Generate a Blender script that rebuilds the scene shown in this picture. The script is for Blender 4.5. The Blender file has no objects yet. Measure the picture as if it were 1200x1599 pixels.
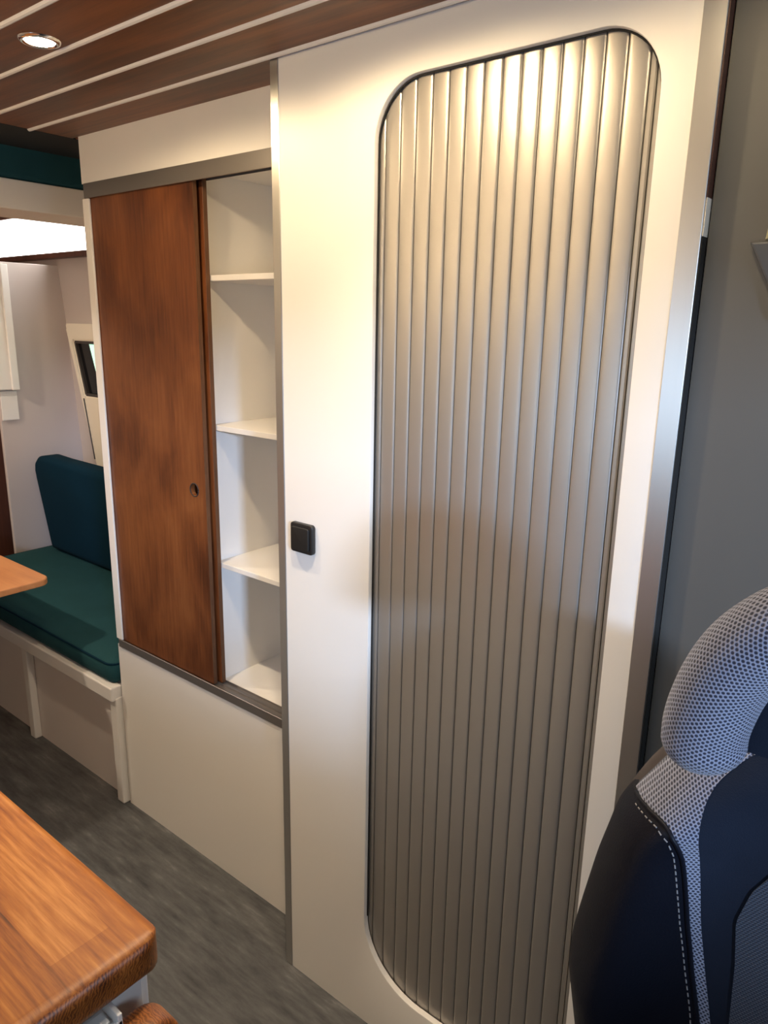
import bpy, bmesh, math, random
from mathutils import Vector, Matrix
random.seed(7)
PI = math.pi
scene = bpy.context.scene
COL = scene.collection
H = 1.95

# ------------------------------------------------------------------ camera
cam = bpy.data.cameras.new('camera')
cam.sensor_fit = 'HORIZONTAL'; cam.sensor_width = 36.0
cam.lens = 1137.84 * 36.0 / 1200.0
cam.clip_start = 0.02
co = bpy.data.objects.new('camera', cam); COL.objects.link(co)
r = Vector((0.77790393, 0.62811671, 0.01829955))
u = Vector((-0.17051056, 0.18296415, 0.96822015))
w = Vector((-0.6048071, 0.75630253, -0.24942907))
M = Matrix((r, u, -w)).transposed().to_4x4()
M.translation = Vector((1.04802, -0.99159, 1.50204))
co.matrix_world = M
scene.camera = co

# ------------------------------------------------------------------ light settings
scene.view_settings.view_transform = 'Standard'
scene.view_settings.look = 'None'
scene.view_settings.gamma = 1.0
scene.view_settings.exposure = 0.0
world = bpy.data.worlds.new('world'); scene.world = world
world.use_nodes = True
bg = world.node_tree.nodes['Background']
bg.inputs[0].default_value = (0.62, 0.76, 1.0, 1); bg.inputs[1].default_value = 0.6
WARM = (1.0, 0.82, 0.62)
SPILL = .44
WARM_SPILL = (1.0, .74, .43)
COOL = (0.60, 0.78, 1.0)
SPOT_W = 15.5

def area(name, loc, rot, sx, sy, power, color):
    l = bpy.data.lights.new(name, 'AREA'); l.shape = 'RECTANGLE'
    l.size = sx; l.size_y = sy; l.energy = power; l.color = color
    o = bpy.data.objects.new(name, l); COL.objects.link(o)
    o.location = loc; o.rotation_euler = rot
    return o
# added daylight for the unseen cab windscreen and unseen side window above the worktop
area('windscreen_daylight_fill', (2.385, -0.25, 1.52), (0, math.radians(90), 0), 0.40, 1.0, 9.0, COOL)
area('side_window_daylight_fill', (0.45, -1.44, 1.32), (math.radians(90), 0, 0), 0.9, 0.42, 3.2, COOL)
# cool area light added outside for the daylight beam through the windscreen
d = (Vector((-.1, 0, .85)) - Vector((4.2, -2.5, 2.04))).to_track_quat('-Z', 'Y').to_euler()
area('added_daylight_beam', (4.2, -2.5, 2.04), d, 0.30, 0.22, 200.0, (0.52, 0.70, 1.0))

# ------------------------------------------------------------------ materials
def mat(name, color, rough=0.5, metal=0.0, spec=0.5, bump=0.0, bscale=80, coat=0.0, var=0.0, vscale=6.0, stretch=(1, 1, 1)):
    m = bpy.data.materials.new(name); m.use_nodes = True
    nt = m.node_tree; b = nt.nodes['Principled BSDF']
    b.inputs['Base Color'].default_value = (*color, 1)
    b.inputs['Roughness'].default_value = rough
    b.inputs['Metallic'].default_value = metal
    b.inputs['Specular IOR Level'].default_value = spec
    b.inputs['Coat Weight'].default_value = coat
    tc = nt.nodes.new('ShaderNodeTexCoord'); mp = nt.nodes.new('ShaderNodeMapping')
    mp.inputs['Scale'].default_value = stretch
    nt.links.new(tc.outputs['Object'], mp.inputs[0])
    n = nt.nodes.new('ShaderNodeTexNoise'); n.inputs['Scale'].default_value = vscale; n.inputs['Detail'].default_value = 5
    nt.links.new(mp.outputs[0], n.inputs['Vector'])
    cr = nt.nodes.new('ShaderNodeMix'); cr.data_type = 'RGBA'
    nt.links.new(n.outputs['Fac'], cr.inputs[0])
    cr.inputs[6].default_value = (*[c * (1 - var) for c in color], 1)
    cr.inputs[7].default_value = (*[min(1, c * (1 + var)) for c in color], 1)
    nt.links.new(cr.outputs[2], b.inputs['Base Color'])
    if bump:
        n2 = nt.nodes.new('ShaderNodeTexNoise'); n2.inputs['Scale'].default_value = bscale; n2.inputs['Detail'].default_value = 3
        nt.links.new(mp.outputs[0], n2.inputs['Vector'])
        bp = nt.nodes.new('ShaderNodeBump'); bp.inputs['Strength'].default_value = bump; bp.inputs['Distance'].default_value = 0.001
        nt.links.new(n2.outputs['Fac'], bp.inputs['Height']); nt.links.new(bp.outputs[0], b.inputs['Normal'])
    return m

def ramp(nt, stops):
    c = nt.nodes.new('ShaderNodeValToRGB'); e = c.color_ramp.elements
    while len(e) < len(stops): e.new(0.5)
    for i, (p, col) in enumerate(stops):
        e[i].position = p; e[i].color = (*col, 1)
    return c

def wood(name, stops, axis='x', rough=0.4, fine=60, blotch=3.0, knots=True, staves=None, coat=0.0, bfac=0.55, bst=.35):
    """stained wood, grain running along one axis of the object"""
    m = bpy.data.materials.new(name); m.use_nodes = True
    nt = m.node_tree; b = nt.nodes['Principled BSDF']; L = nt.links.new
    tc = nt.nodes.new('ShaderNodeTexCoord')
    def mapping(s):
        mp = nt.nodes.new('ShaderNodeMapping')
        mp.inputs['Scale'].default_value = s
        L(tc.outputs['Object'], mp.inputs[0]); return mp
    k = {'x': 0, 'y': 1, 'z': 2}[axis]
    s1 = [1, 1, 1]; s1[k] = 0.06
    s2 = [1, 1, 1]; s2[k] = bst
    a = nt.nodes.new('ShaderNodeTexNoise'); a.inputs['Scale'].default_value = fine; a.inputs['Detail'].default_value = 6; a.inputs['Roughness'].default_value = .65
    L(mapping(s1).outputs[0], a.inputs['Vector'])
    c = nt.nodes.new('ShaderNodeTexNoise'); c.inputs['Scale'].default_value = blotch; c.inputs['Detail'].default_value = 4; c.inputs['Distortion'].default_value = .8
    L(mapping(s2).outputs[0], c.inputs['Vector'])
    mx = nt.nodes.new('ShaderNodeMix'); mx.data_type = 'FLOAT'; mx.inputs[0].default_value = bfac
    L(a.outputs['Fac'], mx.inputs[2]); L(c.outputs['Fac'], mx.inputs[3])
    src = mx.outputs[0]
    if staves:
        br = nt.nodes.new('ShaderNodeTexBrick')
        br.inputs['Scale'].default_value = 1.0
        br.inputs['Brick Width'].default_value = staves[0]; br.inputs['Row Height'].default_value = staves[1]
        br.inputs['Mortar Size'].default_value = 0.0006; br.inputs['Mortar Smooth'].default_value = 1
        br.inputs['Color1'].default_value = (0, 0, 0, 1); br.inputs['Color2'].default_value = (1, 1, 1, 1)
        br.inputs['Mortar'].default_value = (.3, .3, .3, 1)
        L(tc.outputs['Object'], br.inputs['Vector'])
        m2 = nt.nodes.new('ShaderNodeMath'); m2.operation = 'MULTIPLY_ADD'; m2.inputs[1].default_value = staves[2]
        L(br.outputs['Color'], m2.inputs[0]); L(src, m2.inputs[2])
        m3 = nt.nodes.new('ShaderNodeMath'); m3.operation = 'SUBTRACT'; m3.inputs[1].default_value = staves[2] / 2
        L(m2.outputs[0], m3.inputs[0]); src = m3.outputs[0]
    if knots:
        v = nt.nodes.new('ShaderNodeTexVoronoi'); v.inputs['Scale'].default_value = 4.0
        s3 = [1, 1, 1]; s3[k] = 0.5
        L(mapping(s3).outputs[0], v.inputs['Vector'])
        mr = nt.nodes.new('ShaderNodeMapRange'); mr.inputs[1].default_value = 0.02; mr.inputs[2].default_value = 0.20
        mr.inputs[3].default_value = 0.16; mr.inputs[4].default_value = 0.0
        L(v.outputs['Distance'], mr.inputs[0])
        sb = nt.nodes.new('ShaderNodeMath'); sb.operation = 'SUBTRACT'
        L(src, sb.inputs[0]); L(mr.outputs[0], sb.inputs[1]); src = sb.outputs[0]
    cr = ramp(nt, stops); L(src, cr.inputs[0]); L(cr.outputs[0], b.inputs['Base Color'])
    b.inputs['Roughness'].default_value = rough; b.inputs['Coat Weight'].default_value = coat
    b.inputs['Coat Roughness'].default_value = .25
    bp = nt.nodes.new('ShaderNodeBump'); bp.inputs['Strength'].default_value = .15; bp.inputs['Distance'].default_value = .0008
    L(a.outputs['Fac'], bp.inputs['Height']); L(bp.outputs[0], b.inputs['Normal'])
    return m

def endgrain(name, stops):
    m = bpy.data.materials.new(name); m.use_nodes = True
    nt = m.node_tree; b = nt.nodes['Principled BSDF']; L = nt.links.new
    tc = nt.nodes.new('ShaderNodeTexCoord'); mp = nt.nodes.new('ShaderNodeMapping')
    mp.inputs['Rotation'].default_value = (math.radians(28), 0, 0)
    L(tc.outputs['Object'], mp.inputs[0])
    wv = nt.nodes.new('ShaderNodeTexWave'); wv.bands_direction = 'Y'; wv.inputs['Scale'].default_value = 95
    wv.inputs['Distortion'].default_value = 9; wv.inputs['Detail'].default_value = 3; wv.inputs['Detail Scale'].default_value = 1.5
    L(mp.outputs[0], wv.inputs['Vector'])
    n = nt.nodes.new('ShaderNodeTexNoise'); n.inputs['Scale'].default_value = 22; n.inputs['Detail'].default_value = 5
    L(tc.outputs['Object'], n.inputs['Vector'])
    mx = nt.nodes.new('ShaderNodeMix'); mx.data_type = 'FLOAT'; mx.inputs[0].default_value = .74
    L(wv.outputs['Fac'], mx.inputs[2]); L(n.outputs['Fac'], mx.inputs[3])
    cr = ramp(nt, stops); L(mx.outputs[0], cr.inputs[0]); L(cr.outputs[0], b.inputs['Base Color'])
    b.inputs['Roughness'].default_value = .35
    return m

def mesh_fabric(name, base, hole, pitch, rough=.85):
    """3D spacer knit: hexagonal rows of dark holes, laid out in metres on the UV map"""
    m = bpy.data.materials.new(name); m.use_nodes = True
    nt = m.node_tree; b = nt.nodes['Principled BSDF']; L = nt.links.new
    uv = nt.nodes.new('ShaderNodeUVMap'); uv.uv_map = 'UVMap'
    def vm(op, a, bb):
        n = nt.nodes.new('ShaderNodeVectorMath'); n.operation = op
        L(a, n.inputs[0])
        if isinstance(bb, tuple): n.inputs[1].default_value = bb
        elif bb is not None: L(bb, n.inputs[1])
        return n
    px, py = pitch, pitch * 1.5
    ds = []
    for off in ((0, 0, 0), (.5, .5, 0)):
        s = vm('DIVIDE', uv.outputs[0], (px, py, 1))
        a = vm('ADD', s.outputs[0], off)
        f = vm('FRACTION', a.outputs[0], None)
        c = vm('SUBTRACT', f.outputs[0], (.5, .5, 0))
        d = vm('MULTIPLY', c.outputs[0], (1.0, 1.5, 0))
        ln = nt.nodes.new('ShaderNodeVectorMath'); ln.operation = 'LENGTH'; L(d.outputs[0], ln.inputs[0])
        ds.append(ln.outputs['Value'])
    mn = nt.nodes.new('ShaderNodeMath'); mn.operation = 'MINIMUM'; L(ds[0], mn.inputs[0]); L(ds[1], mn.inputs[1])
    mr = nt.nodes.new('ShaderNodeMapRange'); mr.inputs[1].default_value = .24; mr.inputs[2].default_value = .40
    L(mn.outputs[0], mr.inputs[0])
    cm = nt.nodes.new('ShaderNodeMix'); cm.data_type = 'RGBA'
    L(mr.outputs[0], cm.inputs[0]); cm.inputs[6].default_value = (*hole, 1); cm.inputs[7].default_value = (*base, 1)
    L(cm.outputs[2], b.inputs['Base Color'])
    bp = nt.nodes.new('ShaderNodeBump'); bp.inputs['Strength'].default_value = .6; bp.inputs['Distance'].default_value = .001
    L(mr.outputs[0], bp.inputs['Height']); L(bp.outputs[0], b.inputs['Normal'])
    b.inputs['Roughness'].default_value = rough
    b.inputs['Sheen Weight'].default_value = .3
    return m

def emis(name, color, strength):
    m = bpy.data.materials.new(name); m.use_nodes = True
    b = m.node_tree.nodes['Principled BSDF']
    b.inputs['Base Color'].default_value = (.8, .8, .8, 1)
    b.inputs['Emission Color'].default_value = (*color, 1); b.inputs['Emission Strength'].default_value = strength
    return m

WHITE = mat('white_laminate', (.80, .775, .735), .42, var=.02, vscale=2)
WHITE_IN = mat('white_board', (.80, .78, .75), .5, var=.02)
CREAM = mat('cream_lining', (.84, .77, .66), .6, var=.03, vscale=3)
LINING = mat('pale_wall_lining', (.56, .49, .465), .6, var=.05, vscale=3)
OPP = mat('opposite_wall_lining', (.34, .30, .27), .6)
CARC = mat('bench_board', (.74, .69, .67), .5, var=.03)
BENCHW = mat('bench_white_rail', (.80, .78, .76), .35)
ALU = mat('brushed_aluminium', (.56, .545, .52), .32, metal=1.0, var=.06, vscale=25, stretch=(1, 1, .04))
ALU_DARK = mat('grey_anodised_track', (.26, .24, .23), .42, metal=.75)
ALU_POST = mat('grey_edge_profile', (.50, .49, .47), .34, metal=.9, var=.05, vscale=20, stretch=(1, 1, .05))
SLAT = mat('silver_slat_lacquer', (.38, .36, .335), .37, metal=.62, bump=.12, bscale=900, var=.02)
BLACK = mat('black_plastic', (.012, .012, .013), .38)
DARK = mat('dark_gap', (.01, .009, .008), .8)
CEILW = wood('walnut_stained_ceiling', [(.28, (.030, .010, .003)), (.44, (.10, .034, .010)), (.56, (.20, .066, .018)), (.72, (.31, .115, .034))], 'x', .42, 45, 2.2)
DOORW = wood('reddish_brown_ply', [(.26, (.036, .010, .004)), (.42, (.105, .031, .010)), (.56, (.175, .056, .017)), (.75, (.26, .098, .032))], 'z', .36, 120, 7.0, bfac=.58, bst=.5)
PLY = wood('plywood_edge', [(.3, (.03, .012, .006)), (.6, (.16, .07, .03)), (.8, (.3, .16, .08))], 'z', .6, 300, 3, knots=False)
TOPW = wood('oiled_butcher_block', [(.30, (.07, .017, .003)), (.41, (.22, .062, .010)), (.52, (.34, .112, .017)), (.68, (.56, .24, .058))], 'x', .46, 170, 9, bfac=.46, knots=False, staves=(.9, .062, .14))
TOPE = endgrain('worktop_end_grain', [(.25, (.05, .014, .005)), (.42, (.17, .050, .011)), (.54, (.28, .088, .016)), (.78, (.42, .15, .035))])
TABW = wood('orange_table_wood', [(.25, (.46, .17, .06)), (.5, (.64, .27, .10)), (.8, (.74, .36, .15))], 'x', .4, 40, 5, knots=False)
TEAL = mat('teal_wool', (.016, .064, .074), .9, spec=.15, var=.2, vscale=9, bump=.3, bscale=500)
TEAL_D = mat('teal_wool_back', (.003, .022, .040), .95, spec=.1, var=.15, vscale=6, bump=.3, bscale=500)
LEATHER = mat('black_leather', (.004, .005, .010), .5, spec=.22, bump=.25, bscale=500)
PIPE = mat('brown_black_vinyl', (.045, .036, .034), .45)
FAB = mat('charcoal_blue_fabric', (.009, .013, .024), .95, spec=.2, var=.15, vscale=30, bump=.4, bscale=900)
MESH = mesh_fabric('grey_spacer_mesh', (.25, .27, .36), (.010, .014, .035), .0037)
MESH_F = mesh_fabric('fine_spacer_mesh', (.028, .038, .060), (.012, .018, .035), .0030)
THREAD = mat('grey_thread', (.25, .24, .24), .8)
CABW = mat('grey_cab_lining', (.095, .092, .085), .55, var=.05, vscale=2)
RED = wood('dark_red_wood', [(.3, (.05, .015, .01)), (.7, (.14, .05, .03))], 'z', .5)
METAL = mat('grey_door_metal', (.42, .40, .41), .45, var=.1, vscale=12)
GLASS_DK = mat('dark_window_glass', (.006, .006, .008), .06)
PLASTIC = mat('white_plastic', (.82, .80, .76), .28)
RUBBER = mat('dark_rubber', (.02, .02, .022), .6)
GLOW = emis('glowing_band', (1.0, .97, .92), 9.0)
LAMP = emis('lamp_lens', (1.0, .80, .50), 150.0)
CHROME = mat('chrome', (.85, .85, .85), .12, metal=1)

def floor_mat():
    m = bpy.data.materials.new('grey_vinyl_floor'); m.use_nodes = True
    nt = m.node_tree; b = nt.nodes['Principled BSDF']; L = nt.links.new
    tc = nt.nodes.new('ShaderNodeTexCoord')
    mp = nt.nodes.new('ShaderNodeMapping'); mp.inputs['Scale'].default_value = (.30, 1, 1); L(tc.outputs['Object'], mp.inputs[0])
    n = nt.nodes.new('ShaderNodeTexNoise'); n.inputs['Scale'].default_value = 16; n.inputs['Detail'].default_value = 9; n.inputs['Roughness'].default_value = .72
    L(mp.outputs[0], n.inputs['Vector'])
    mp2 = nt.nodes.new('ShaderNodeMapping'); mp2.inputs['Scale'].default_value = (.12, 1, 1); L(tc.outputs['Object'], mp2.inputs[0])
    n2 = nt.nodes.new('ShaderNodeTexNoise'); n2.inputs['Scale'].default_value = 70; n2.inputs['Detail'].default_value = 5
    L(mp2.outputs[0], n2.inputs['Vector'])
    mx = nt.nodes.new('ShaderNodeMix'); mx.data_type = 'FLOAT'; mx.inputs[0].default_value = .35
    L(n.outputs['Fac'], mx.inputs[2]); L(n2.outputs['Fac'], mx.inputs[3])
    cr = ramp(nt, [(.34, (.030, .031, .034)), (.46, (.070, .072, .076)), (.56, (.105, .107, .110)), (.70, (.22, .22, .225))])
    L(mx.outputs[0], cr.inputs[0]); L(cr.outputs[0], b.inputs['Base Color'])
    b.inputs['Roughness'].default_value = .42
    return m
FLOOR = floor_mat()

# ------------------------------------------------------------------ helpers
def link(name, bm, m, parent=None, smooth=False, mats=None):
    me = bpy.data.meshes.new(name); bm.normal_update(); bm.to_mesh(me); bm.free()
    for x in (mats or [m]): me.materials.append(x)
    if smooth:
        for p in me.polygons: p.use_smooth = True
    o = bpy.data.objects.new(name, me); COL.objects.link(o)
    if parent:
        o.parent = parent
        o.matrix_parent_inverse = Matrix.Translation(-parent.location)
    return o
def thing(name, label, cat, loc=(0, 0, 0), group=None):
    o = bpy.data.objects.new(name, None); COL.objects.link(o); o.location = loc
    o.empty_display_size = .05
    return tag(o, label, cat, group)
def tag(o, label, cat, group=None):
    o['label'] = label; o['category'] = cat
    if group: o['group'] = group
    return o
def struct(o):
    o['kind'] = 'structure'; return o
def box(bm, x0, x1, y0, y1, z0, z1, bev=0.0, seg=2):
    t = bmesh.new()
    bmesh.ops.create_cube(t, size=1)
    for v in t.verts:
        v.co = Vector(((x0 + x1) / 2 + v.co.x * (x1 - x0), (y0 + y1) / 2 + v.co.y * (y1 - y0), (z0 + z1) / 2 + v.co.z * (z1 - z0)))
    if bev: bmesh.ops.bevel(t, geom=t.edges[:], offset=bev, segments=seg, profile=.5, affect='EDGES')
    me = bpy.data.meshes.new('tmp'); t.to_mesh(me); t.free(); bm.from_mesh(me); bpy.data.meshes.remove(me)
    return bm
def boxo(name, x0, x1, y0, y1, z0, z1, m, parent=None, bev=0.0, seg=2):
    return link(name, box(bmesh.new(), x0, x1, y0, y1, z0, z1, bev, seg), m, parent)
def prism(pts, axis, a, b, bev=0.0, seg=2, bev_all=True):
    """polygon pts (2D) extruded along an axis from a to b"""
    bm = bmesh.new()
    def P(p, t):
        if axis == 'x': return (t, p[0], p[1])
        if axis == 'y': return (p[0], t, p[1])
        return (p[0], p[1], t)
    A = [bm.verts.new(P(p, a)) for p in pts]; B = [bm.verts.new(P(p, b)) for p in pts]
    n = len(pts)
    fa = bm.faces.new(A); fb = bm.faces.new(B)
    for i in range(n): bm.faces.new((A[i], A[(i + 1) % n], B[(i + 1) % n], B[i]))
    bmesh.ops.recalc_face_normals(bm, faces=bm.faces[:])
    if bev:
        bm.faces.ensure_lookup_table()
        es = set(bm.faces[0].edges) | set(bm.faces[1].edges)
        bmesh.ops.bevel(bm, geom=list(es), offset=bev, segments=seg, profile=.5, affect='EDGES')
    return bm
def rrect(x0, x1, y0, y1, rr, n=8):
    """rounded rectangle; rr = radii for (x0y0, x1y0, x1y1, x0y1)"""
    pts = []
    for (cx, cy, a0, q) in ((x0, y0, PI, rr[0]), (x1, y0, 1.5 * PI, rr[1]), (x1, y1, 0, rr[2]), (x0, y1, .5 * PI, rr[3])):
        ccx = cx + q * (1 if cx == x0 else -1); ccy = cy + q * (1 if cy == y0 else -1)
        k = n if q > 0 else 0
        for i in range(k + 1):
            a = a0 + (i / k if k else 0) * PI / 2
            pts.append((ccx + q * math.cos(a), ccy + q * math.sin(a)))
    return pts
def tube(path, radii, n=12, closed_ends=True, uv=False, up=None, squash=1.0):
    """swept round section; radii a number or a list; squash flattens along the second axis"""
    bm = bmesh.new(); N = len(path); P = [Vector(p) for p in path]
    if not isinstance(radii, (list, tuple)): radii = [radii] * N
    rings = []; s = 0; S = []
    ref = Vector(up) if up else None
    for i in range(N):
        d = (P[min(i + 1, N - 1)] - P[max(i - 1, 0)]).normalized()
        if ref is None:
            ref = Vector((0, 0, 1)) if abs(d.z) < .9 else Vector((1, 0, 0))
        a = ref - d * ref.dot(d); a.normalize(); b = d.cross(a)
        if up is None: ref = a
        if i: s += (P[i] - P[i - 1]).length
        S.append(s)
        rings.append([bm.verts.new(P[i] + (a * math.cos(2 * PI * k / n) * squash + b * math.sin(2 * PI * k / n)) * radii[i]) for k in range(n)])
    ul = bm.loops.layers.uv.new('UVMap') if uv else None
    rm = max(radii)
    for i in range(N - 1):
        for k in range(n):
            f = bm.faces.new((rings[i][k], rings[i][(k + 1) % n], rings[i + 1][(k + 1) % n], rings[i + 1][k]))
            if uv:
                c = 2 * PI * rm / n
                for l, (q, t) in zip(f.loops, ((k, S[i]), (k + 1, S[i]), (k + 1, S[i + 1]), (k, S[i + 1]))): l[ul].uv = (t, q * c)
    if closed_ends:
        bm.faces.new(rings[0][::-1]); bm.faces.new(rings[-1])
    bmesh.ops.recalc_face_normals(bm, faces=bm.faces[:])
    return bm
def smooth_obj(o, lv=2):
    md = o.modifiers.new('sub', 'SUBSURF'); md.levels = lv; md.render_levels = lv
    for p in o.data.polygons: p.use_smooth = True
    return o
def shade_auto(o, ang=35):
    bm = bmesh.new(); bm.from_mesh(o.data)
    for f in bm.faces: f.smooth = True
    for e in bm.edges:
        if len(e.link_faces) == 2 and e.calc_face_angle(0) > math.radians(ang): e.smooth = False
    bm.to_mesh(o.data); bm.free(); return o
def cyl(c, rad, h, axis='z', n=32, r2=None):
    bm = bmesh.new()
    bmesh.ops.create_cone(bm, cap_ends=True, segments=n, radius1=rad, radius2=rad if r2 is None else r2, depth=h)
    R = {'z': Matrix.Identity(4), 'x': Matrix.Rotation(PI / 2, 4, 'Y'), 'y': Matrix.Rotation(PI / 2, 4, 'X')}[axis]
    bmesh.ops.transform(bm, matrix=Matrix.Translation(c) @ R, verts=bm.verts[:])
    return bm

# ------------------------------------------------------------------ room shell
YO, YR = 0.76, -1.42       # outer lining on the wardrobe side, opposite side wall
struct(boxo('floor', -3.0, 2.4, YR, .85, -.03, 0, FLOOR))
# plank ceiling: boards with eased edges, grooved joints every 115 mm
c_bm = bmesh.new()
yb = -.0125 - .1155 * 12
while yb < YO:
    box(c_bm, -.875, 2.4, max(yb + .003, YR), min(yb + .1125, YO), H, H + .012, .002, 1)
    yb += .1155
ceil = struct(link('ceiling', c_bm, CEILW))
b2 = boxo('backing', -.875, 2.4, YR, YO, H + .013, H + .02, DARK, ceil)
yb = -.0125 - .1155 * 11
while yb < -.001:
    if yb > YR:
        st = shade_auto(link('bead_strip', tube([(-.875, yb, H + .001), (2.38, yb, H + .001)], .0058, 10), WHITE, ceil))
    yb += .1155
struct(boxo('ceiling', -3.0, -1.095, YR, .85, 2.10, 2.12, CREAM))
struct(boxo('trim_1', -1.095, -.876, YR, YO, H, 2.12, mat('dark_ceiling_board', (.006, .012, .016), .8)))
# outer side wall leans in towards the top
prof = [(.80, -.03), (.77, .9), (.745, 1.5), (.70, 2.12), (.74, 2.12), (.785, 1.5), (.81, .9), (.84, -.03)]
struct(link('wall_left', prism(prof, 'x', -3.0, .76), LINING))
ww = bmesh.new()   # opposite side wall with a window opening
for (a, b_, c, d) in ((-3.0, -.05, 0, 2.1), (.95, 1.9, 0, 2.1), (1.9, 2.4, 0, 1.44), (1.9, 2.4, 1.76, 2.1), (-.05, .95, 0, 1.08), (-.05, .95, 1.56, 2.1)): box(ww, a, b_, YR - .03, YR, c, d)
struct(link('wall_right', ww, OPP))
wr = bmesh.new()
box(wr, -3.03, -3.0, YR, .85, 0, 2.12)
struct(link('wall_rear', wr, LINING))
wf = bmesh.new()
box(wf, 2.4, 2.43, YR, .85, 0, 1.44); box(wf, 2.4, 2.43, YR, .85, 1.76, 2.0); box(wf, 2.4, 2.43, .3, .85, 1.44, 1.76)
struct(link('wall_front', wf, CABW))
# cab side lining beside the partition, with a pillar cover swelling out of it
cw = [(.7525, .020), (1.02, .020), (1.2, .035), (1.5, .09), (2.4, .12), (2.4, .16), (.7525, .16)]
struct(shade_auto(link('wall_cab', prism(cw, 'z', 0, H), CABW)))

# bright band high on the outer wall, taken for LED light, built as glowing sheet
led = struct(thing('bright_band', '', ''))
del led['label']; del led['category']
bm = bmesh.new(); box(bm, -2.95, -1.2, .700, .712, 1.775, 1.935)
link('glow_sheet', bm, GLOW, led)
bm = bmesh.new(); box(bm, -2.95, -1.2, .690, .735, 1.752, 1.775, .003); box(bm, -2.95, -1.2, .69, .725, 1.935, 1.955, .003)
link('window_frame', bm, RED, led)
# slanted moulded window surround with a small dark pane
def sc(p, Y=.715):
    f = (.9916 + Y) / (.9916 + .76); return (1.048 + (p[0] - 1.048) * f, 1.502 + (p[1] - 1.502) * f)
win2 = struct(thing('window_2', '', '')); del win2['label']; del win2['category']
outer = [sc(p) for p in ((-2.241, 1.479), (-2.045, .78), (-1.3, .78), (-1.3, 1.479))]
inner = [sc(p) for p in ((-2.181, 1.405), (-2.118, 1.160), (-1.65, 1.160), (-1.70, 1.405))]
bm = bmesh.new()
def ring_frame(bm, outer, inner, y0, y1):
    n = len(outer)
    o0 = [bm.verts.new((p[0], y0, p[1])) for p in outer]; i0 = [bm.verts.new((p[0], y0, p[1])) for p in inner]
    o1 = [bm.verts.new((p[0], y1, p[1])) for p in outer]; i1 = [bm.verts.new((p[0], y1, p[1])) for p in inner]
    for k in range(n):
        j = (k + 1) % n
        bm.faces.new((o0[k], o0[j], i0[j], i0[k])); bm.faces.new((o1[k], o1[j], i1[j], i1[k]))
        bm.faces.new((o0[k], o0[j], o1[j], o1[k])); bm.faces.new((i0[k], i0[j], i1[j], i1[k]))
    bmesh.ops.recalc_face_normals(bm, faces=bm.faces[:]); return bm
ring_frame(bm, outer, inner, .715, .80)
bmesh.ops.bevel(bm, geom=bm.edges[:], offset=.006, segments=2, affect='EDGES')
link('window_frame', bm, CREAM, win2)
inn2 = [(p[0] + (.012 if k < 2 else -.012), p[1] + (-.012 if k in (0, 3) else .012)) for k, p in enumerate(inner)]
link('seal', ring_frame(bmesh.new(), inner, inn2, .722, .75), PIPE, win2)
link('pane', prism([(p[0], p[1]) for p in inner], 'y', .735, .740), GLASS_DK, win2)
pq = [sc(p) for p in ((-2.065, 1.395), (-2.00, 1.20), (-1.72, 1.19), (-1.75, 1.395))]
link('glow_sheet', prism(pq, 'y', .728, .733), emis('pale_green_reflection', (.45, 1.0, .75), .9), win2)  # green-white reflection in the dark pane, drawn as a glowing sheet
link('groove', tube([(*(sc((-2.118, 1.150))[:1]), .712, sc((-2.118, 1.150))[1]), (sc((-2.064, .875))[0], .712, sc((-2.064, .875))[1])], .0025, 6), PIPE, win2)

# far end wall of the bench bay and what stands beyond it
struct(boxo('wall_bay_end', -2.215, -2.195, .415, .79, 0, 1.725, LINING, bev=.003))
struct(boxo('door_1', -2.75, -2.72, -.6, .75, 0, 2.0, RED))
t = thing('door_pillar', 'grey metal pillar with a black latch hole at the far left edge beside the bench', 'pillar', (-2.45, .36, 0))
link('post', prism([(.30, 0), (.43, 0), (.43, .85), (.395, .95), (.30, .86)], 'x', -2.50, -2.42, .004), METAL, t)
boxo('latch_hole', -2.425, -2.417, .385, .425, .52, .59, BLACK, t, .002)
t = thing('wall_rail', 'white vertical rail with a screw head above the bench at the far left', 'rail', (-2.17, .46, 1.2))
bm = bmesh.new(); box(bm, -2.195, -2.170, .38, .492, 1.20, 1.715, .004); box(bm, -2.17, -2.155, .462, .492, 1.20, 1.715, .003)
link('rail', bm, BENCHW, t)
link('screw', cyl((-2.166, .445, 1.575), .005, .004, 'x', 12), RUBBER, t)
boxo('stop_plate', -2.195, -2.185, .42, .49, 1.07, 1.195, BENCHW, t, .002)

# overhead bunk edge across the ceiling
t = thing('overhead_bunk', 'teal padded bunk on a cream board, under the ceiling behind the wardrobe', 'bunk', (-1.2, -.2, 1.78))
boxo('bunk_board', -1.30, -1.10, -1.3, .735, 1.790, 1.868, CREAM, t, .003)
o = boxo('bunk_mattress', -1.30, -1.098, -1.3, .71, 1.870, 1.985, TEAL, t, .012, 3)

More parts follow.
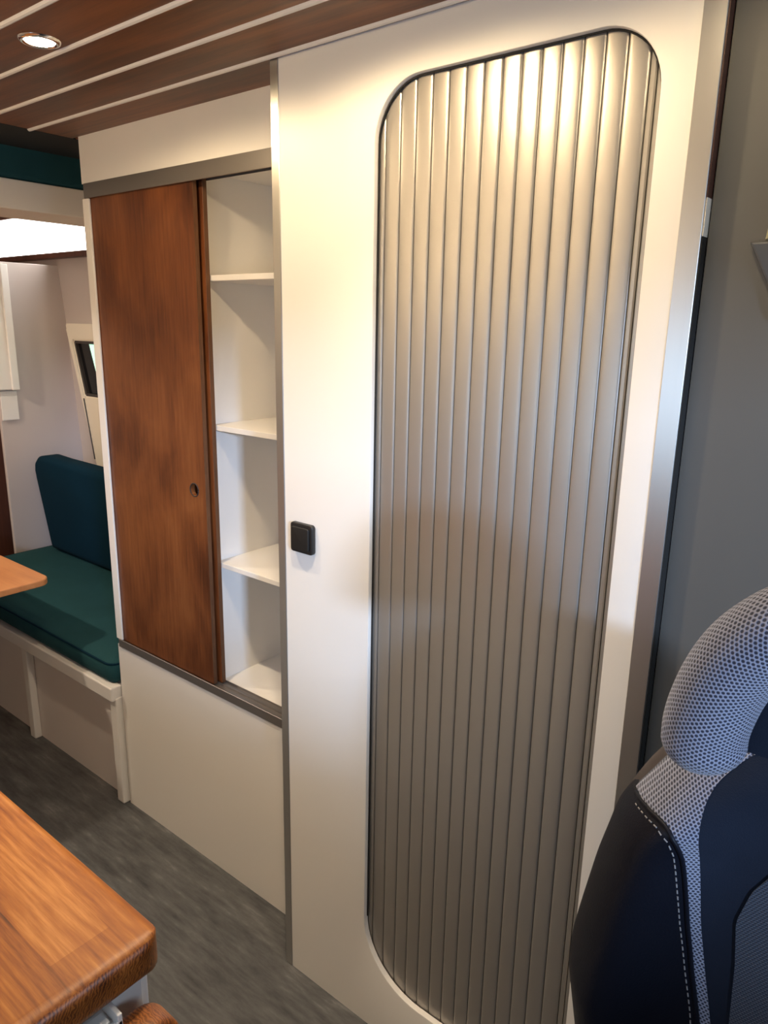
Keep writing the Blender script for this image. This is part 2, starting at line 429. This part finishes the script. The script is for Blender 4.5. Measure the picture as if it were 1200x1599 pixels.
# ------------------------------------------------------------------ partition with the tambour opening
XL, XR = -.022, .750
part = thing('partition_panel', 'white wall panel with a tall rounded opening round the grey tambour door', 'partition', (.36, 0, 0))
def tambour_loop(off, n=14):
    return rrect(.2215 - off, .6795 + off, .129 - off, 1.874 + off, (.145 + off, .12 + off, .083 + off, .088 + off), n)
def panel_with_hole(x0, x1, z0, z1, y0, y1):
    bm = bmesh.new()
    loops = [(0.003, y0), (0.0008, y0 + .0008), (0.0, y0 + .003), (0.0, y1)]
    L0 = tambour_loop(0.003); cx, cz = .45, 1.0
    n = len(L0); outer = []
    for (px, pz) in L0:
        dx, dz = px - cx, pz - cz
        tx = ((x1 if dx > 0 else x0) - cx) / dx if abs(dx) > 1e-6 else 1e9
        tz = ((z1 if dz > 0 else z0) - cz) / dz if abs(dz) > 1e-6 else 1e9
        k = min(tx, tz); outer.append([cx + dx * k, cz + dz * k])
    for c in ((x0, z0), (x1, z0), (x1, z1), (x0, z1)):
        j = min(range(n), key=lambda i: (outer[i][0] - c[0]) ** 2 + (outer[i][1] - c[1]) ** 2); outer[j] = list(c)
    rings = [[bm.verts.new((p[0], y0, p[1])) for p in outer]]
    for off, y in loops:
        rings.append([bm.verts.new((p[0], y, p[1])) for p in tambour_loop(off)])
    rings.append([bm.verts.new((p[0], y1, p[1])) for p in outer])
    rings.append(rings[0])
    for a, b in zip(rings[:-1], rings[1:]):
        for k in range(n):
            j = (k + 1) % n; bm.faces.new((a[k], a[j], b[j], b[k]))
    bmesh.ops.recalc_face_normals(bm, faces=bm.faces[:])
    return bm
shade_auto(link('front_panel', panel_with_hole(-.001, .722, 0, H, 0, .0118), WHITE, part), 30)
boxo('edge_profile', XL, -.001, -.0015, .02, 0, H, ALU_POST, part, .001, 1)
boxo('side_panel', XL + .002, XL + .016, .02, YO - .02, 0, H, WHITE, part)
bm = bmesh.new(); box(bm, .722, .750, -.002, .0, 0, H, .0006, 1); box(bm, .7470, .750, 0, .003, 0, H)
link('edge_strip', bm, ALU, part)
boxo('side_edge', .7470, .7512, .003, .021, 1.66, H, RED, part)
boxo('side_edge', .7470, .7512, .003, .021, 1.615, 1.66, CREAM, part)
boxo('seal', .7470, .7512, .003, .021, 0, 1.615, DARK, part)
boxo('inner_board', .722, .7468, .0, .74, 0, H, WHITE_IN, part)

# tambour (roller) door
tam = thing('tambour_door', 'tall silver-grey tambour door of vertical slats in the rounded opening', 'door', (.45, .03, .1))
PITCH = .03043
xs = [.2021 + PITCH * i for i in range(16)]
def slat_bm(x0, x1, z0, z1):
    pts = []
    W = x1 - x0 - .0012
    K = 20
    for k in range(K + 1):
        t = k / K
        q = abs(2 * t - 1); y = .0157 - .0007 * (1 - q * q) - .0013 * math.sqrt(max(0, 1 - q ** 7))
        pts.append((x0 + .0006 + W * t, y))
    pts += [(x1 - .0006, .024), (x0 + .0006, .024)]
    return prism(pts, 'z', z0, z1)
for i in range(15):
    shade_auto(link('slat', slat_bm(xs[i], xs[i + 1], .11, 1.89), SLAT, tam), 28)
xe = xs[15]
pts = [(xe + .001, .024), (xe + .001, .0155), (xe + .003, .014), (xe + .0075, .014), (xe + .0095, .0155), (xe + .0095, .024)]
link('closing_profile', prism(pts, 'z', .11, 1.89, 0), SLAT, tam)
link('jamb_profile', prism([(xe + .0115, .024), (xe + .0115, .0145), (xe + .013, .013), (xe + .04, .013), (xe + .04, .024)], 'z', .11, 1.89), SLAT, tam)
boxo('backing', .19, .715, .025, .029, .10, 1.90, DARK, tam)

# black tube round sides and top of the opening, stands in for rim shade
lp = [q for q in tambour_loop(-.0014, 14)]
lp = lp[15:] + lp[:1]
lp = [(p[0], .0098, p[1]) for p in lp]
shade_auto(link('rim_shade_line', tube(lp, .0014, 8, up=(0, 1, 0)), DARK, part))

# light switch
sw = thing('light_switch', 'black square light switch on the white panel left of the tambour door', 'switch', (.054, 0, 1.087))
def ysq(x0, x1, z0, z1, rad, y0, y1, bev):
    return prism(rrect(x0, x1, z0, z1, (rad,) * 4, 6), 'y', y0, y1, bev, 3)
shade_auto(link('frame', ysq(.0235, .0845, 1.0565, 1.1175, .007, 0, -.011, .0025), BLACK, sw))
shade_auto(link('rocker', ysq(.0305, .0775, 1.0635, 1.1105, .004, -.0105, -.0155, .0016), mat('black_rocker', (.010, .010, .010), .5), sw))

# ------------------------------------------------------------------ wardrobe / open shelf cabinet
YF = .097
cab = thing('shelf_cabinet', 'built-in white shelf cabinet with brown sliding doors left of the tambour door', 'cabinet', (-.43, YF, 0))
CL = -.842
boxo('header_panel', CL - .001, -.022, YF - .0005, YF + .018, 1.838, H, WHITE, cab)
boxo('lower_panel', CL - .001, -.022, YF, YF + .018, 0, .553, WHITE, cab)
boxo('side_panel', CL, CL + .018, YF + .0025, YO - .03, 0, H, WHITE, cab, .001, 1)
boxo('jamb_strip', CL, CL + .030, YF - .0035, YF + .0022, .5735, 1.8015, WHITE, cab, .0015)
boxo('side_panel', -.040, -.022, YF + .005, YO - .03, 0, H, WHITE_IN, cab)
boxo('back_panel', CL + .01, -.03, .365, .375, .0, H, WHITE_IN, cab)
boxo('partition_board', -.418, -.402, .135, .366, .56, 1.84, WHITE_IN, cab)
boxo('top_board', CL + .018, -.04, .115, .366, 1.828, 1.838, WHITE_IN, cab)
boxo('bottom_board', CL + .018, -.04, .115, .366, .553, .567, WHITE_IN, cab)
for z in (1.592, 1.243, .890):
    boxo('shelf', -.402, -.040, .134, .366, z, z + .013, WHITE_IN, cab, .0008, 1)
bm = bmesh.new(); box(bm, CL + .010, -.022, YF - .004, YF - .0005, 1.802, 1.838, .0008, 1)
box(bm, CL + .018, -.04, YF - .0005, YF + .040, 1.824, 1.828); box(bm, CL + .018, -.04, YF + .019, YF + .0205, 1.808, 1.826); box(bm, CL + .018, -.04, YF + .038, YF + .04, 1.808, 1.826)
link('top_track', bm, ALU_DARK, cab)
bm = bmesh.new(); box(bm, CL + .010, -.022, YF - .004, YF - .0005, .548, .573, .0008, 1)
box(bm, CL + .018, -.04, YF - .0005, YF + .038, .566, .5675); box(bm, CL + .018, -.04, YF + .018, YF + .0195, .567, .573); box(bm, CL + .018, -.04, YF + .037, YF + .038, .567, .573)
link('bottom_track', bm, ALU_DARK, cab)
# sliding door with finger hole
def door_bm(x0, x1, y0, y1, z0, z1, hx, hz, hr):
    bm = bmesh.new(); n = 32
    outer = []; inner = []
    for k in range(n):
        a = 2 * PI * k / n + PI / 4
        inner.append((hx + hr * math.cos(a), hz + hr * math.sin(a)))
    cor = [(x1, z1), (x0, z1), (x0, z0), (x1, z0)]
    for k in range(n):
        q, f = divmod(k, n // 4); f /= (n // 4)
        a, b = cor[q], cor[(q + 1) % 4]; outer.append((a[0] + (b[0] - a[0]) * f, a[1] + (b[1] - a[1]) * f))
    R = [[bm.verts.new((p[0], y, p[1])) for p in ps] for ps, y in ((outer, y0), (inner, y0), (inner, y1), (outer, y1))]
    R.append(R[0])
    for a, b in zip(R[:-1], R[1:]):
        for k in range(n):
            j = (k + 1) % n; bm.faces.new((a[k], a[j], b[j], b[k]))
    bmesh.ops.recalc_face_normals(bm, faces=bm.faces[:]); return bm
d1 = link('sliding_door', door_bm(CL + .02, -.3905, YF + .003, YF + .015, .572, 1.822, -.434, 1.092, .0155), DOORW, cab)
boxo('door_edge', -.3906, -.3898, YF + .0035, YF + .0145, .572, 1.822, PLY, d1)
bm = tube([(-.434 + .0165 * math.cos(a), YF + .0026, 1.092 + .0165 * math.sin(a)) for a in [2 * PI * k / 32 for k in range(33)]], .0014, 8)
link('finger_ring', bm, RUBBER, d1, True)
d2 = boxo('sliding_door', CL + .02, -.380, YF + .0225, YF + .0345, .572, 1.822, DOORW, cab, .0005, 1)
boxo('door_edge', -.380, -.3792, YF + .023, YF + .034, .572, 1.822, PLY, d2)

# ------------------------------------------------------------------ ceiling downlights
def downlight(x, y, label, power=SPOT_W):
    t = thing('ceiling_downlight', label, 'lamp', (x, y, H), 'downlights in the plank ceiling')
    bm = bmesh.new(); n = 40
    prof = [(.0235, -.0005), (.026, -.004), (.029, -.0045), (.0325, -.003), (.034, .0)]
    R = [[bm.verts.new((x + rr * math.cos(2 * PI * k / n), y + rr * math.sin(2 * PI * k / n), H + z)) for k in range(n)] for rr, z in prof]
    for a, b in zip(R[:-1], R[1:]):
        for k in range(n): bm.faces.new((a[k], a[(k + 1) % n], b[(k + 1) % n], b[k]))
    bmesh.ops.recalc_face_normals(bm, faces=bm.faces[:])
    link('trim_ring', bm, CHROME, t, True)
    link('lens', cyl((x, y, H - .001), .0235, .003), LAMP, t)
    l = bpy.data.lights.new('downlight_beam', 'SPOT'); l.energy = power; l.color = WARM
    l.spot_size = math.radians(98); l.spot_blend = 1.0; l.shadow_soft_size = .020
    lo = bpy.data.objects.new('downlight_beam', l); COL.objects.link(lo)
    lo.parent = t; lo.location = (0, 0, -.012)
    l = bpy.data.lights.new('downlight_spill', 'SPOT'); l.energy = power * SPILL; l.color = WARM_SPILL
    l.spot_size = math.radians(172); l.spot_blend = .27; l.shadow_soft_size = .020
    lo = bpy.data.objects.new('downlight_spill', l); COL.objects.link(lo)
    lo.parent = t; lo.location = (0, 0, -.010)
    return t
downlight(-.268, -.290, 'round bright downlight in the brown plank ceiling at upper left', SPOT_W * 1.15)
downlight(.33, -.290, 'round downlight in the plank ceiling in front of the middle of the tambour door', SPOT_W * 1.45)
downlight(.78, -.290, 'round downlight in the plank ceiling in front of the right edge of the wall panel', SPOT_W * .35)
downlight(-.04, -1.10, 'unseen round downlight added in the plank ceiling over the back of the worktop, out of frame', SPOT_W * .2)  # unseen lamp, added for brightness
t = thing('added_bay_fill', 'unseen round fill lamp added over the table of the bench bay, out of frame', 'lamp', (-1.75, -.80, 2.09))  # unseen lamp, added to brighten the bench bay
link('housing', cyl((-1.75, -.80, 2.09), .05, .02), CHROME, t, False)
link('lens', cyl((-1.75, -.80, 2.077), .04, .006), LAMP, t)
l = bpy.data.lights.new('bay_fill_beam', 'SPOT'); l.energy = 62; l.color = WARM; l.spot_size = math.radians(160); l.spot_blend = .5; l.shadow_soft_size = .04
lo = bpy.data.objects.new('bay_fill_beam', l); COL.objects.link(lo); lo.parent = t; lo.location = (0, 0, -.03)

t = thing('added_fill_strip', 'long warm fill strip added high on the opposite wall behind the viewer, out of frame', 'lamp', (.1, YR, 1.72))  # invented fill light, added to lift panel top, header and ceiling
boxo('housing', -.97, .08, YR, YR + .03, 1.70, 1.735, ALU_POST, t, .003)
boxo('diffuser', -.95, .06, YR + .008, YR + .028, 1.7345, 1.739, emis('fill_strip_diffuser', (1.0, .82, .55), 2.0), t)
la = area('fill_strip_beam', (-.55, .02, .03), (math.radians(90 + 50), 0, 0), 1.0, .03, 8.5, (1.0, .74, .42)); la.parent = t

# ------------------------------------------------------------------ bench
bn = thing('bench_box', 'white storage bench base with front posts at the rear left', 'bench', (-1.5, .3, 0))
boxo('front_panel', -2.19, -.845, .105, .12, 0, .40, CARC, bn)
boxo('seat_board', -2.19, -.845, .105, .74, .390, .404, CARC, bn)
boxo('front_rail', -2.19, -.852, .066, .104, .362, .4095, BENCHW, bn, .005, 3)
for x in (-.886, -1.466):
    p = boxo('post', x, x + .036, .078, .1045, 0, .372, BENCHW, bn, .004, 3)
boxo('catch', -.898, -.886, .088, .1045, .318, .352, BENCHW, bn, .003, 3)
# seat cushion with piping
cu = thing('seat_cushion', 'dark teal bench seat cushion with piped edge on the white storage bench', 'cushion', (-1.5, .35, .41))
lo_ = rrect(-2.18, -.865, .082, .60, (.035, .035, .02, .02), 6)
bm = bmesh.new(); rings = []
for off, z in ((.012, .411), (.002, .418), (-.003, .43), (-.004, .445), (-.003, .46), (.001, .472), (.006, .476), (.012, .480), (.03, .484), (.08, .487), (.18, .489)):
    q = []
    for (x, y) in lo_:
        cx = min(max(x, -2.18 + off + .0), -.865 - off); cy = min(max(y, .082 + off), .60 - off)
        if off < 0:
            cx = x + (off if x < -1.5 else -off) if (x < -2.13 or x > -.9) else x
            cy = y + (off if y < .3 else -off) if (y < .12 or y > .57) else y
        q.append(bm.verts.new((cx, cy, z)))
    rings.append(q)
n = len(lo_)
for a, b in zip(rings[:-1], rings[1:]):
    for k in range(n): bm.faces.new((a[k], a[(k + 1) % n], b[(k + 1) % n], b[k]))
bm.faces.new(rings[0][::-1]); bm.faces.new(rings[-1])
bmesh.ops.recalc_face_normals(bm, faces=bm.faces[:])
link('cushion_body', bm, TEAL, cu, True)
pp = [(x, y, .4745) for x, y in lo_]; pp.append(pp[0])
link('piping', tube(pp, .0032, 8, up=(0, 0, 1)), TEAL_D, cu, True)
# back cushion
bc = [(-2.085, .492)]
bc += [(-2.148, .80), (-2.155, .85), (-2.146, .885), (-2.115, .912), (-2.06, .922), (-1.95, .917), (-1.0, .905), (-.87, .88), (-.865, .492)]
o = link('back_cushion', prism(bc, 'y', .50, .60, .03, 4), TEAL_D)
for v in o.data.vertices: v.co.y += -.03 * (v.co.z - .49) + .02
shade_auto(o, 50)
tag(o, 'dark teal backrest cushion with rounded top standing behind the bench seat', 'cushion')

# ------------------------------------------------------------------ dinette table
tb = thing('dinette_table', 'orange wooden table with rounded corner in front of the teal bench', 'table', (-1.6, -.3, 0))
link('tabletop', prism(rrect(-2.1, -1.143, -.62, .06, (.04,) * 4, 8), 'z', .680, .701, .004, 3), TABW, tb)
link('pedestal', tube([(-1.72, -.33, .012), (-1.72, -.33, .68)], .03, 24), ALU, tb, False)
link('base_plate', cyl((-1.72, -.33, .006), .10, .012), ALU, tb)

# ------------------------------------------------------------------ kitchen unit in the foreground
ku = thing('kitchen_unit', 'white kitchen base cabinet under the wooden worktop at lower left', 'cabinet', (-.2, -1.0, 0))
boxo('carcass', -.9, .470, YR + .005, -.662, .05, .858, WHITE, ku, .001, 1)
boxo('plinth', -.88, .44, YR + .03, -.70, 0, .05, CARC, ku)
for i, (a, b_) in enumerate(((-.89, -.45), (-.445, -.0), (.005, .465))):
    d = boxo('door', a, b_, -.6625, -.652, .06, .85, WHITE, ku, .002)
wt = thing('worktop', 'thick oiled butcher-block worktop with rounded corner at lower left', 'worktop', (-.2, -1.0, .86))
loop = rrect(-.95, .497, YR + .002, -.645, (0, .028, .030, 0), 8)
bm = bmesh.new(); rings = []
for off, z in ((.008, .858), (.003, .8595), (.0008, .863), (0, .868), (0, .884), (.0012, .890), (.0045, .8955), (.009, .8982), (.015, .899)):
    rings.append([bm.verts.new((min(x, .497 - off) if x > 0 else x, min(y, -.645 - off) if y > -1 else max(y, YR + .002), z)) for x, y in loop])
n = len(loop)
for a, b in zip(rings[:-1], rings[1:]):
    for k in range(n): bm.faces.new((a[k], a[(k + 1) % n], b[(k + 1) % n], b[k]))
bm.faces.new(rings[0][::-1]); bm.faces.new(rings[-1])
bmesh.ops.recalc_face_normals(bm, faces=bm.faces[:])
bmesh.ops.remove_doubles(bm, verts=bm.verts[:], dist=1e-5)
for f in bm.faces:
    c = f.calc_center_median()
    f.material_index = 1 if (c.x > .47 and abs(f.normal.z) < .7 and f.normal.x > .3) else 0
shade_auto(link('board', bm, None, wt, mats=[TOPW, TOPE]), 50)
# folded-down worktop flap
fl = thing('folding_flap', 'wooden worktop flap hanging folded down on the end of the kitchen unit', 'flap', (.51, -.95, .4))
pts = rrect(-1.25, -.655, .40, .832, (.03, .03, .034, .03), 8)
bm = prism(pts, 'x', .492, .530, .007, 3)
for f in bm.faces:
    f.material_index = 0 if abs(f.normal.x) > .8 else 1
shade_auto(link('board', bm, None, fl, mats=[TOPW, TOPE]), 50)
br = thing('flap_bracket', 'white plastic folding bracket between the worktop end and the hanging flap', 'bracket', (.485, -.76, .8))
bm = bmesh.new()
box(bm, .4705, .4735, -.87, -.705, .81, .853, .001); box(bm, .4735, .505, -.87, -.705, .833, .836, .0008)
box(bm, .4735, .505, -.710, -.705, .833, .850, .001); box(bm, .4735, .505, -.750, -.745, .833, .852, .001); box(bm, .502, .505, -.87, -.705, .833, .842, .0008)
link('channel', bm, PLASTIC, br)
link('pivot', cyl((.489, -.780, .846), .008, .012, 'y', 20), PLASTIC, br, False)
boxo('spring', .480, .496, -.743, -.713, .837, .840, PLASTIC, br, .001)
link('knob', cyl((.491, -.82, .843), .010, .008, 'z', 20), PLASTIC, br)

# ------------------------------------------------------------------ cab seat
XC = 1.05
def interp(tab, z):
    if z <= tab[0][0]: return tab[0][1]
    for (a, va), (b, vb) in zip(tab[:-1], tab[1:]):
        if z <= b:
            t = (z - a) / (b - a); return va + (vb - va) * t
    return tab[-1][1]
def smooth_tab(tab, n=120, w=.006):
    z0, z1 = tab[0][0], tab[-1][0]
    return [(z, sum(interp(tab, z + d) for d in (-2 * w, -w, 0, w, 2 * w)) / 5) for z in [z0 + (z1 - z0) * i / n for i in range(n + 1)]]
E_ = smooth_tab([(.50, .205), (.70, .222), (.746, .2268), (.799, .2385), (.845, .2479), (.858, .2483), (.9, .2423), (.971, .2309), (1.014, .2212), (1.042, .2152), (1.055, .209), (1.078, .195), (1.106, .179), (1.14, .155), (1.17, .12), (1.19, .08)])
S_ = smooth_tab([(.50, .07), (.80, .094), (.878, .1065), (.921, .1157), (.974, .1248), (1.036, .132), (1.055, .1345), (1.0676, .139), (1.078, .145), (1.0838, .1515), (1.0875, .162), (1.0890, .172), (1.0900, .184), (1.0908, .205)], 300, .0006)
M_ = smooth_tab([(.50, .06), (.80, .080), (.885, .0963), (.926, .1055), (.977, .115), (1.043, .1212), (1.095, .125), (1.115, .1227), (1.133, .114), (1.16, .09), (1.19, .04)])
def zrow(zeta, a): return zeta - .35 * max(0, a - .13)
def erow(zeta):
    a = interp(E_, zeta)
    for _ in range(12): a = .5 * a + .5 * interp(E_, zrow(zeta, a))
    return a
def yfront(a, z, e):
    """front surface of the backrest: bolsters swell forward, centre is hollow"""
    R = .055
    q = min(max((e - a) / R, 0), 1)
    rnd = math.sqrt(max(0, 1 - (1 - q) ** 2))
    bol = .034 * math.exp(-((a - (e - .055)) / .045) ** 2) * (1 if z < 1.07 else max(0, 1 - (z - 1.07) / .08))
    top = max(0, (z - 1.12) / .08); t2 = math.sqrt(max(0, 1 - min(1, top) ** 2))
    return -.335 - .052 * rnd * (.35 + .65 * t2) - bol + (z - .5) * .036
def patch(name, fin, fout, z0, z1, m, parent, side, nz=70, na=12, uvs=None, lift=0.0, back=-.33):
    """slab between two curves (distance from the seat centre line) on one side (+1/-1) or across (0)"""
    bm = bmesh.new(); ul = bm.loops.layers.uv.new('UVMap'); rows = []; rb = []
    for i in range(nz + 1):
        z = z0 + (z1 - z0) * i / nz
        a0, a1 = fin(z), fout(z)
        if side == 0: xsn = [a1 * (2 * j / na - 1) for j in range(na + 1)]
        else: xsn = [side * (a0 + (a1 - a0) * j / na) for j in range(na + 1)]
        row = []
        for x in xsn:
            zz = zrow(z, abs(x)); row.append((bm.verts.new((XC + x, yfront(abs(x), zz, interp(E_, zz)) - lift, zz)), x, zz))
        rows.append(row)
        rb.append([bm.verts.new((XC + x, back, zrow(z, abs(x)))) for x in xsn])
    for i in range(nz):
        for j in range(na):
            q = (rows[i][j], rows[i][j + 1], rows[i + 1][j + 1], rows[i + 1][j])
            f = bm.faces.new([v[0] for v in q])
            for l, v in zip(f.loops, q): l[ul].uv = (v[1], v[2])
            bm.faces.new((rb[i][j], rb[i + 1][j], rb[i + 1][j + 1], rb[i][j + 1]))
    for i in range(nz):
        for j in (0, na): bm.faces.new((rows[i][j][0], rows[i + 1][j][0], rb[i + 1][j], rb[i][j]))
    for i in (0, nz):
        for j in range(na): bm.faces.new((rows[i][j][0], rows[i][j + 1][0], rb[i][j + 1], rb[i][j]))
    bmesh.ops.recalc_face_normals(bm, faces=bm.faces[:])
    o = link(name, bm, m, parent); return shade_auto(o, 45)
seat = thing('cab_seat', 'grey mesh and black leather cab seat with headrest at lower right', 'seat', (XC, -.35, 0))
e_ = erow; s_ = lambda z: min(interp(S_, z), erow(z) - .002); m_ = lambda z: interp(M_, z)
patch('back_shell', lambda z: 0, lambda z: e_(z) , .50, 1.185, PIPE, seat, 0, na=36, lift=-.006, back=-.27)
for sd in (-1, 1):
    patch('side_bolster', s_, lambda z: e_(z) - .0005, .52, 1.0905, LEATHER, seat, sd, nz=200, na=18, lift=.001)
    patch('mesh_insert', m_, lambda z: min(s_(z), e_(z) - .006), .52, 1.175, MESH, seat, sd, nz=260, na=10, lift=.0005)
    # seam with stitches
    pth = []
    def seam_pt(z, off, lift):
        a = s_(z) + (off if z < 1.082 else off * .45); zz = zrow(z, a) - (0 if z < 1.07 else off * .8 * min(1, (z - 1.07) / .012))
        return Vector((XC + sd * a, yfront(a, zz, interp(E_, zz)) - lift, zz))
    for i in range(50): pth.append(seam_pt(.60 + (1.06 - .60) * i / 50, 0, .0012))
    for i in range(40): pth.append(seam_pt(1.06 + (1.0905 - 1.06) * i / 39, 0, .0012))
    link('seam', tube(pth, .0022, 6), LEATHER, seat, True)
    sb = bmesh.new(); acc = 0; last = None
    for i in range(3000):
        p = seam_pt(.70 + (1.0903 - .70) * i / 2999, .006, .0014)
        if last is not None and (p - last).length < .0072: continue
        if last is not None:
            d = (p - last).normalized(); q = tube([last, last + d * .0040], .0007, 6)
            me = bpy.data.meshes.new('tmp'); q.to_mesh(me); q.free(); sb.from_mesh(me); bpy.data.meshes.remove(me)
        last = p
    link('stitching', sb, THREAD, seat)
patch('centre_panel', lambda z: 0, lambda z: m_(z) + .001, .52, 1.180, FAB, seat, 0, na=20, lift=.0)
patch('lumbar_panel', lambda z: 0, lambda z: interp([(.52, .06), (.95, .083), (.994, .088), (1.028, .080), (1.066, .06), (1.085, .02)], z), .53, 1.085, MESH_F, seat, 0, na=14, lift=.0025)
# headrest: thick padded arch with a recessed middle
hp = [(.9275, 1.190), (.9275, 1.203), (.930, 1.220), (.9360, 1.243), (.945, 1.264), (.957, 1.282), (.973, 1.298), (.993, 1.309), (1.018, 1.317), (1.05, 1.320)]
full = hp + [(2 * XC - x, z) for x, z in hp[-2::-1]]
# resample smoothly
dense = []
for i in range(len(full) - 1):
    p0 = full[max(i - 1, 0)]; p1 = full[i]; p2 = full[i + 1]; p3 = full[min(i + 2, len(full) - 1)]
    for k in range(6):
        t = k / 6
        f = lambda a, b, c, d: .5 * ((2 * b) + (-a + c) * t + (2 * a - 5 * b + 4 * c - d) * t * t + (-a + 3 * b - 3 * c + d) * t ** 3)
        dense.append((f(p0[0], p1[0], p2[0], p3[0]), f(p0[1], p1[1], p2[1], p3[1])))
dense.append(full[-1])
# rounded ends
d0 = (dense[1][0] - dense[0][0], dense[1][1] - dense[0][1]); ln = math.hypot(*d0); d0 = (d0[0] / ln, d0[1] / ln)
capL = [(dense[0][0] - d0[0] * s, dense[0][1] - d0[1] * s) for s in (.0225, .0215, .019, .015, .010, .005)]
capR = [(2 * XC - x, z) for x, z in capL[::-1]]
rc = [.004, .0100, .017, .023, .0275, .0300]
path = capL + dense + capR
rad = rc + [.0313] * len(dense) + rc[::-1]
HY = -.432
hd = link('headrest', tube([(x, HY - .06 * (z - 1.2) * 0, z) for x, z in path], rad, 28, uv=True, up=(0, 1, 0), squash=1.2), MESH, seat, True)
bm = bmesh.new()
ctr = [(x, z) for x, z in dense]
vs = [bm.verts.new((XC + (x - XC) * .97, HY + .004, z - .0)) for x, z in ctr]
vb = [bm.verts.new((XC + (x - XC) * .97, HY + .034, z - .0)) for x, z in ctr]
bm.faces.new(vs); bm.faces.new(vb)
for i in range(len(vs)):
    j = (i + 1) % len(vs); bm.faces.new((vs[i], vs[j], vb[j], vb[i]))
bmesh.ops.recalc_face_normals(bm, faces=bm.faces[:])
link('headrest_pad', bm, FAB, hd)
for sx in (-.06, .06):
    link('headrest_rod', tube([(XC + sx, -.355, 1.12), (XC + sx, -.385, 1.26)], .006, 12), CHROME, hd)
# seat base
bm = prism(rrect(XC - .24, XC + .24, -.86, -.36, (.06, .06, .03, .03), 8), 'z', .40, .53, .03, 4)
shade_auto(link('seat_pad', bm, FAB, seat), 50)
boxo('seat_pedestal', XC - .19, XC + .19, -.80, -.42, 0, .40, RUBBER, seat, .01)

# belt anchor cover on the cab lining
t = thing('belt_anchor', 'dark grey wedge-shaped belt anchor cover on the cab side lining', 'belt anchor', (.83, .01, 1.57))
link('cover', prism([(.805, 1.606), (.90, 1.606), (.90, 1.50), (.845, 1.52), (.831, 1.556)], 'y', .006, .020, .003), mat('slate_plastic', (.05, .055, .065), .5), t)
link('pillar_trim', prism([(.820, 1.608), (.90, 1.608), (.90, 1.70), (.830, 1.70)], 'y', .012, .020, .003), mat('dull_yellow_trim', (.30, .28, .18), .6), t)
